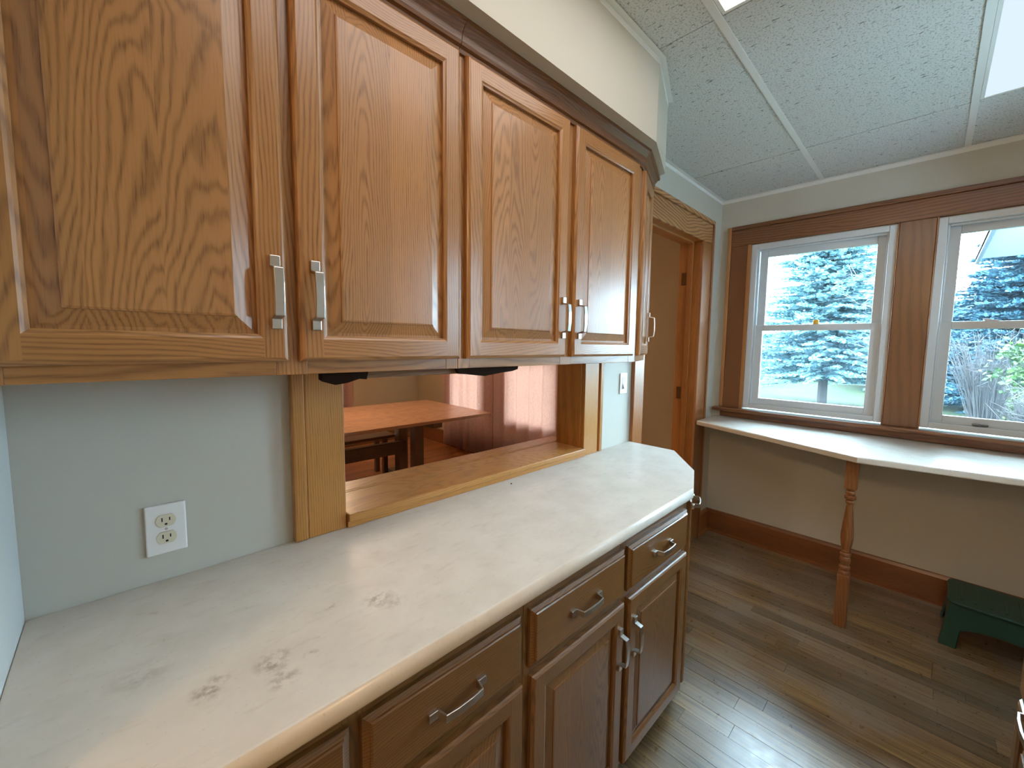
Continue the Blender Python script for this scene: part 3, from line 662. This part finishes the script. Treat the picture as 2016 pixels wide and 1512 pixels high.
for dz in (0.048, -0.048):
    part('screw', MB().prism([(0.0025*math.cos(R(a)), 0.0025*math.sin(R(a))+dz) for a in range(0, 360, 30)], 0.0064, 0.0072, fn=tos), metal, t)
t = thing('outlet', 'pale outlet plate low on the dining room wall, seen through the hatch under the table', 'outlet', (XW, 4.04, 0.30))
part('plate', MB().box(XW-0.007, XW-0.0005, 4.00, 4.08, 0.235, 0.365), plain('tan_plate', '#b5a98e', 0.4), t, bevel=0.002)
part('socket', MB().box(XW-0.009, XW-0.0068, 4.02, 4.06, 0.262, 0.338), slot_m, t, bevel=0.002)

# ------------------------------------------------------------------ small things
b = MB().lathe([(0.015, 1.6265), (0.018, 1.628), (0.018, 1.639), (0.0165, 1.642), (0.018, 1.644), (0.018, 1.652), (0.015, 1.655)], XW+0.037, -0.640, 20)
tag(link('yellow_cap', b, plain('yellow_plastic', '#d8a62c', 0.45), bevel=0.001), 'small yellow plastic cap standing on the sash rail of the left window', 'cap')
b = MB().lathe([(0.001, 0.9145), (0.0035, 0.9155), (0.0035, 0.917), (0.001, 0.9185)], 1.203, -0.075, 8)
tag(link('crumb', b, slot_m), 'tiny dark crumb on the worktop in front of the hatch ledge', 'crumb')

# step stool
def stool():
    t = thing('step_stool', 'dark green plastic step stool under the window counter', 'stool', (3.12, -1.56, 0.0), rz=R(-2))
    g = plain('green_plastic', '#153f33', 0.4)
    TW, TD, BW, BD, H = 0.185, 0.135, 0.215, 0.165, 0.228
    bm = MB(); n = 22
    def pt(side, s, z):           # side 0 front,1 right,2 back,3 left; s in -1..1
        k = z/H; hw = BW+(TW-BW)*k; hd = BD+(TD-BD)*k
        return {0: (-hd, -s*hw, z), 1: (s*hd, -hw, z), 2: (hd, s*hw, z), 3: (-s*hd, hw, z)}[side]
    for side in range(4):
        top = H-0.012
        for i in range(n):
            s0 = -1+2*i/n; s1 = -1+2*(i+1)/n
            def low(s):
                a = abs(s); 
                if a > 0.72: return 0.0005
                return 0.085+0.035*math.sqrt(max(0, 1-(a/0.72)**2)) if a < 0.70 else 0.085
            vs = []
            for s_, z_ in ((s0, low((s0+s1)/2 if abs(s0) > 0.7 or abs(s1) > 0.7 else s0)), (s1, low((s0+s1)/2 if abs(s0) > 0.7 or abs(s1) > 0.7 else s1)), (s1, top), (s0, top)):
                vs.append(pt(side, s_, z_))
            inn = [(x*0.965, y*0.97, z) for x, y, z in vs]
            bm.add(vs+inn, [(0, 1, 2, 3), (7, 6, 5, 4), (0, 4, 5, 1), (2, 6, 7, 3), (1, 5, 6, 2), (3, 7, 4, 0)])
    link('body', bm, g, t)
    tp = MB().prism(rrect(2*TD+0.03, 2*TW+0.03, 0.035), H-0.014, H)
    to = link('step_top', tp, g, t, bevel=0.006, seg=3)
    for i in range(7):
        link('grip_rib', MB().box(-0.10, 0.10, -0.15+i*0.05-0.006, -0.15+i*0.05+0.006, H-0.001, H+0.0025), g, to, bevel=0.001)
stool()

# ------------------------------------------------------------------ lamps
def troffer(x0, x1, y0, y1, label, mat):
    t = thing('ceiling_light', label, 'light', ((x0+x1)/2, (y0+y1)/2, ZC), 'ceiling light panels')
    b = MB(); 
    for a in ((x0, x1, y0, y0+0.012), (x0, x1, y1-0.012, y1), (x0, x0+0.012, y0+0.012, y1-0.012), (x1-0.012, x1, y0+0.012, y1-0.012)): b.box(a[0], a[1], a[2], a[3], ZC+0.0005, ZC+0.08)
    part('housing', b.box(x0, x1, y0, y1, ZC+0.08, ZC+0.085), grid_p, t)
    part('diffuser', MB().box(x0+0.012, x1-0.012, y0+0.012, y1-0.012, ZC+0.002, ZC+0.006), mat, t)
troffer(0.388, 1.612, -1.258, -0.639, 'lit rectangular ceiling light panel at the top edge of the picture', lightA_m)
troffer(1.618, 2.850, -1.892, -1.286, 'pale blue-white ceiling light panel in the upper right corner', lightB_m)
t = thing('ceiling_lamp', 'warm globe ceiling lamp in the room behind the camera', 'lamp', (-1.46, -1.39, ZC))
part('canopy', MB().lathe([(0.06, ZC-0.02), (0.065, ZC-0.004)], -1.46, -1.39, 20), metal, t)
part('globe', MB().lathe([(0.02, 2.29), (0.09, 2.305), (0.135, 2.36), (0.14, 2.42), (0.11, 2.49), (0.05, 2.538)], -1.46, -1.39, 24), lampW_m, t, smooth=True)

t = thing('fill_pendant', 'unseen warm pendant added to light the dining room, above the hatch view', 'lamp', (1.4, 2.62, 2.56))  # out of view, added as fill light for table and walls
part('cord', MB().rod((1.4, 2.62, 2.0), (1.4, 2.62, 2.56), 0.004, 0.004, 6), slot_m, t)
part('globe', MB().lathe([(0.03, 1.82), (0.09, 1.84), (0.12, 1.90), (0.10, 1.97), (0.03, 2.0)], 1.4, 2.62, 24), emit('fill_pendant_glass', '#ffdcb8', 75.0), t, smooth=True)

# ------------------------------------------------------------------ dining room furniture
t = thing('dining_table', 'brown plank trestle table seen through the serving hatch', 'table', (2.0, 2.62, 0))
part('table_top', MB().box(0.9, 2.82, 1.99, 3.25, 0.722, 0.752), table_m, t, bevel=0.004)
for x in (1.05, 2.2):
    part('batten', MB().box(x, x+0.1, 2.10, 3.12, 0.652, 0.7215), tleg_m, t, bevel=0.003)
    for y in (2.44, 2.77): part('leg', MB().box(x, x+0.1, y, y+0.10, 0.055, 0.652), tleg_m, t, bevel=0.003)
    part('foot', MB().box(x-0.005, x+0.105, 2.2, 3.05, 0.0005, 0.055), tleg_m, t, bevel=0.004)
b = MB().box(1.15, 2.1995, 2.615, 2.665, 0.32, 0.45).box(1.15, 2.1995, 2.608, 2.6145, 0.405, 0.44).box(1.15, 2.1995, 2.608, 2.6145, 0.33, 0.36)
part('stretcher', b, tleg_m, t, bevel=0.003)
t = thing('bench', 'low wooden bench on the far side of the dining table', 'bench', (1.6, 3.1, 0))
part('seat', MB().box(0.9, 2.25, 2.93, 3.24, 0.42, 0.452), bench_m, t, bevel=0.004)
for x in (1.0, 2.12):
    for y in (2.96, 3.16): part('leg', MB().box(x, x+0.045, y, y+0.045, 0.0005, 0.42), tleg_m, t, bevel=0.002)
def curtain(label, P0, P1, z0, z1, folds, depth, seed):
    rr = random.Random(seed); P0 = Vector(P0); P1 = Vector(P1); d = (P1-P0); L = d.length; d.normalize(); nrm = Vector((d.y, -d.x)); n = folds*14
    ph = [rr.uniform(-0.5, 0.5) for _ in range(folds+2)]; b = MB(); zs = [z0+(z1-z0)*i/10 for i in range(11)]
    for z in zs:
        f = 0.75+0.25*(1-(z-z0)/(z1-z0))
        for i in range(n+1):
            u = i/n; k = u*folds; a = math.sin(k*6.2832+ph[int(k)]*(1-abs(2*(k % 1)-1))*2)+0.35*math.sin(k*12.566+1)
            p = P0+d*(L*u)+nrm*(depth*a*f); b.v.append((p.x, p.y, z+(0.006*math.sin(k*6.28) if z == z0 else 0)))
    for j in range(10):
        for i in range(n): q = j*(n+1)+i; b.face((q, q+1, q+n+2, q+n+1))
    o = link('curtain', b, curtain_m, smooth=True, fix=False)
    sd = o.modifiers.new('thick', 'SOLIDIFY'); sd.thickness = 0.0012
    return tag(o, label, 'curtain', 'peach dining room curtains')
curtain('peach sheer curtain hanging in folds over the bright window at the table end', (3.355, 3.68), (3.355, 2.612), 0.03, 2.30, 7, 0.022, 2)
curtain('peach sheer curtain nearest the right side of the hatch, over the second dining window', (3.350, 2.59), (3.350, 1.35), 0.03, 2.30, 6, 0.022, 5)
curtain('peach curtain edge against the far dining room wall, at the left of the hatch', (0.95, 4.455), (2.39, 4.455), 0.03, 2.30, 6, 0.02, 9)

# ------------------------------------------------------------------ garden
GZ = -0.6
g_ = MB(); N = 40
for i in range(N+1):
    for j in range(N+1):
        X = 3.7+i*70/N; Y_ = -40+j*80/N
        g_.v.append((X, Y_, GZ+0.12*math.sin(X*0.5)*math.cos(Y_*0.4)*min(1, (X-3.7)/6)))
for i in range(N):
    for j in range(N): q = i*(N+1)+j; g_.face((q, q+N+1, q+N+2, q+1))
struct('lawn', g_, lawn_m, smooth=True)
def blade(b, p, d, L, wd, rr):
    d = d.normalized(); s = d.orthogonal().normalized()
    s.rotate(Matrix.Rotation(rr.uniform(0, 6.28), 3, d)); s *= wd
    p = Vector(p); b.add([p, p+d*L*0.45+s, p+d*L, p+d*L*0.45-s], [(0, 1, 2, 3)])
def spruce(x, y, H, rad, label, mat, seed, group=None, bare=0.6, dens=1.0):
    rr = random.Random(seed); t = thing('spruce_tree', label, 'tree', (x, y, GZ), 'spruces in the garden')
    part('trunk', MB().rod((x, y, GZ-0.1), (x, y, GZ+H*0.55), 0.13*H/6, 0.08*H/6, 9).rod((x, y, GZ+H*0.55), (x, y, GZ+H*0.97), 0.08*H/6, 0.015, 8), bark_m, t)
    b = MB(); z = bare
    while z < H:
        k = 1-(z-bare)/(H-bare); L = rad*(k**0.8)*1.0+0.12; nb = int(8*dens) if L > 0.6 else 6
        for i in range(nb):
            zj = rr.uniform(-0.13, 0.13); a = rr.uniform(0, 6.283); l = L*rr.uniform(0.6, 1.15); st = max(4, int(l/0.14*dens))
            up = rr.uniform(-0.12, 0.16)
            for j in range(1, st+1):
                f = j/st; rr_ = l*f; dz = up*rr_-0.10*rr_*rr_/max(l, 0.3)+0.12*f*f*l*0.5
                c = Vector((x+math.cos(a)*rr_, y+math.sin(a)*rr_, GZ+z+zj+dz))
                ou = Vector((math.cos(a), math.sin(a), up)); sd = Vector((-math.sin(a), math.cos(a), 0))
                for sgn in (-1, 1):
                    tl = (0.10+0.30*(1-f)*min(l, 1.2))*rr.uniform(0.7, 1.2)
                    blade(b, c, ou*0.7+sd*sgn*rr.uniform(0.5, 1.0)+Vector((0, 0, rr.uniform(-0.35, 0.1))), tl, 0.035+0.03*rr.random(), rr)
                if rr.random() < 0.7: blade(b, c, ou+Vector((0, 0, rr.uniform(-0.2, 0.5))), 0.2, 0.03, rr)
        z += 0.17 if k > 0.15 else 0.12
    f = part('foliage', b, mat, t, fix=False); f['kind'] = 'stuff'
    return t
def shrub(x, y, r, h_, label, mat, seed, n=1400, name='shrub', sticks=0, ls=0.11, z0=0.0, group=None, dome=1.0):
    rr = random.Random(seed); t = thing(name, label, 'shrub', (x, y, GZ), 'shrubs in the garden')
    b = MB()
    for i in range(max(10, sticks)):
        a = rr.uniform(0, 6.28); rd = r*rr.uniform(0.05, 0.5)
        p0 = Vector((x+rd*0.5*math.cos(a), y+rd*0.5*math.sin(a), GZ)); p1 = Vector((x+r*rr.uniform(0.2, 1)*math.cos(a), y+r*rr.uniform(0.2, 1)*math.sin(a), GZ+h_*rr.uniform(0.55, 1.05)))
        mid = (p0+p1)/2+Vector((rr.uniform(-.1, .1), rr.uniform(-.1, .1), 0.12*h_))
        b.rod(p0, mid, 0.014, 0.010, 4); b.rod(mid, p1, 0.010, 0.004, 4)
        if sticks:
            for _ in range(3):
                q = mid.lerp(p1, rr.random()); b.rod(q, q+Vector((rr.uniform(-.3, .3), rr.uniform(-.3, .3), rr.uniform(-.15, .3))), 0.006, 0.003, 3)
    st = part('stems', b, mat if not n else stick_m, t); st['kind'] = 'stuff'
    if n:
        b = MB(); cl = [(Vector((rr.gauss(0, 1), rr.gauss(0, 1), rr.gauss(0, 1))).normalized(), rr.uniform(0.55, 1.0)) for _ in range(max(10, n//28))]
        for i in range(n):
            dv, k = rr.choice(cl); c = Vector((x+dv.x*r*k, y+dv.y*r*k, GZ+z0+(h_-z0)*(0.5+0.5*dv.z*k)))+Vector((rr.gauss(0, .1), rr.gauss(0, .1), rr.gauss(0, .08)))*r
            if c.z < GZ+0.01: c.z = GZ+0.02+rr.random()*0.1
            blade(b, c, Vector((rr.gauss(0, 1), rr.gauss(0, 1), rr.gauss(0, 0.6))), ls*rr.uniform(0.6, 1.3), ls*0.3, rr)
        f = part('foliage', b, mat, t, fix=False); f['kind'] = 'stuff'
    return t
spruce(18.0, 1.55, 7.4, 3.0, 'tall blue-green spruce filling the left window', needle_m, 1, dens=2.3, bare=1.1)
spruce(25.5, 6.4, 4.9, 2.3, 'smaller spruce at the left edge of the left window', needle_m, 2, bare=0.5)
spruce(28.0, -0.4, 8.6, 3.2, 'spruce behind the tall one, at the right side of the left window', needle_m, 3, bare=0.4, dens=1.7)
spruce(22.0, -3.8, 9.0, 3.3, 'dark bluish conifer filling the upper half of the right window', needle_d, 4, bare=0.2, dens=3.2)
rr = random.Random(21); t = thing('bare_tree', 'bare tree with pale twigs reaching across the right side of the left window', 'tree', (12.4, -0.9, GZ))
part('trunk', MB().rod((12.4, -0.9, GZ-0.1), (12.4, -0.9, GZ+3.6), 0.07, 0.03, 8), bark_m, t)
b = MB()
for i in range(11):
    p0 = Vector((12.4, -0.9, GZ+rr.uniform(1.7, 3.4))); p1 = p0+Vector((rr.uniform(-0.4, 0.4), rr.uniform(0.7, 1.25), rr.uniform(-0.1, 0.55))); pm = p0.lerp(p1, 0.5)+Vector((0, 0, rr.uniform(-0.12, 0.06)))
    b.rod(p0, pm, 0.016, 0.010, 5); b.rod(pm, p1, 0.010, 0.004, 4)
    for _ in range(6):
        q = pm.lerp(p1, rr.random()); b.rod(q, q+Vector((rr.uniform(-.2, .2), rr.uniform(0.05, .4), rr.uniform(-.15, .3))), 0.006, 0.003, 3)
f = part('branches', b, pale_m, t); f['kind'] = 'stuff'
shrub(15.2, -2.25, 0.9, 2.5, 'tangle of grey twigs behind the green bush, in the right window', stick_m, 12, n=0, sticks=150)
shrub(12.6, -2.95, 0.85, 2.5, 'bright green leafy bush in the right window', leaf_g, 13, n=3000, sticks=20, z0=0.8)
shrub(10.9, -2.6, 0.5, 1.5, 'dome of dry grey stems in front of the green bush', stick_m, 14, n=0, sticks=130)
shrub(9.6, -1.95, 0.42, 0.75, 'low teal-green bush on the lawn in the right window', leaf_t, 15, n=1300, ls=0.09)
shrub(9.5, -2.8, 0.36, 0.95, 'bush with dry brown leaves at the right edge', leaf_b, 16, n=900, ls=0.09)
shrub(17.2, -2.9, 0.8, 1.1, 'yellow-green undergrowth behind the bushes', leaf_y, 17, n=1500, ls=0.13)
shrub(33.0, 4.6, 3.0, 2.6, 'dark hedge beyond the lawn behind the tall spruce', leaf_t, 18, n=4500, ls=0.25)
shrub(36.5, -3.8, 4.0, 5.5, 'long hedge beyond the lawn to the right', leaf_t, 19, n=7000, ls=0.3)
# eave of the porch above the right window
ev = struct('porch_eave', MB().box(4.6, 6.6, -3.6, -1.50, 2.44, 2.47), plain('eave_white', '#7d858c', 0.6), rz=0)
for i in range(6): link('slat', MB().box(4.6, 6.6, -3.6+i*0.42, -3.6+i*0.42+0.03, 2.40, 2.44), plain('eave_slat', '#646c74', 0.6) if i == 0 else bpy.data.materials['eave_slat'], ev)
link('fascia', MB().box(4.56, 4.6, -3.6, -1.48, 2.37, 2.49).box(4.56, 6.6, -1.50, -1.47, 2.38, 2.49), plain('fascia_blue_grey', '#4a5661', 0.6), ev, bevel=0.004)
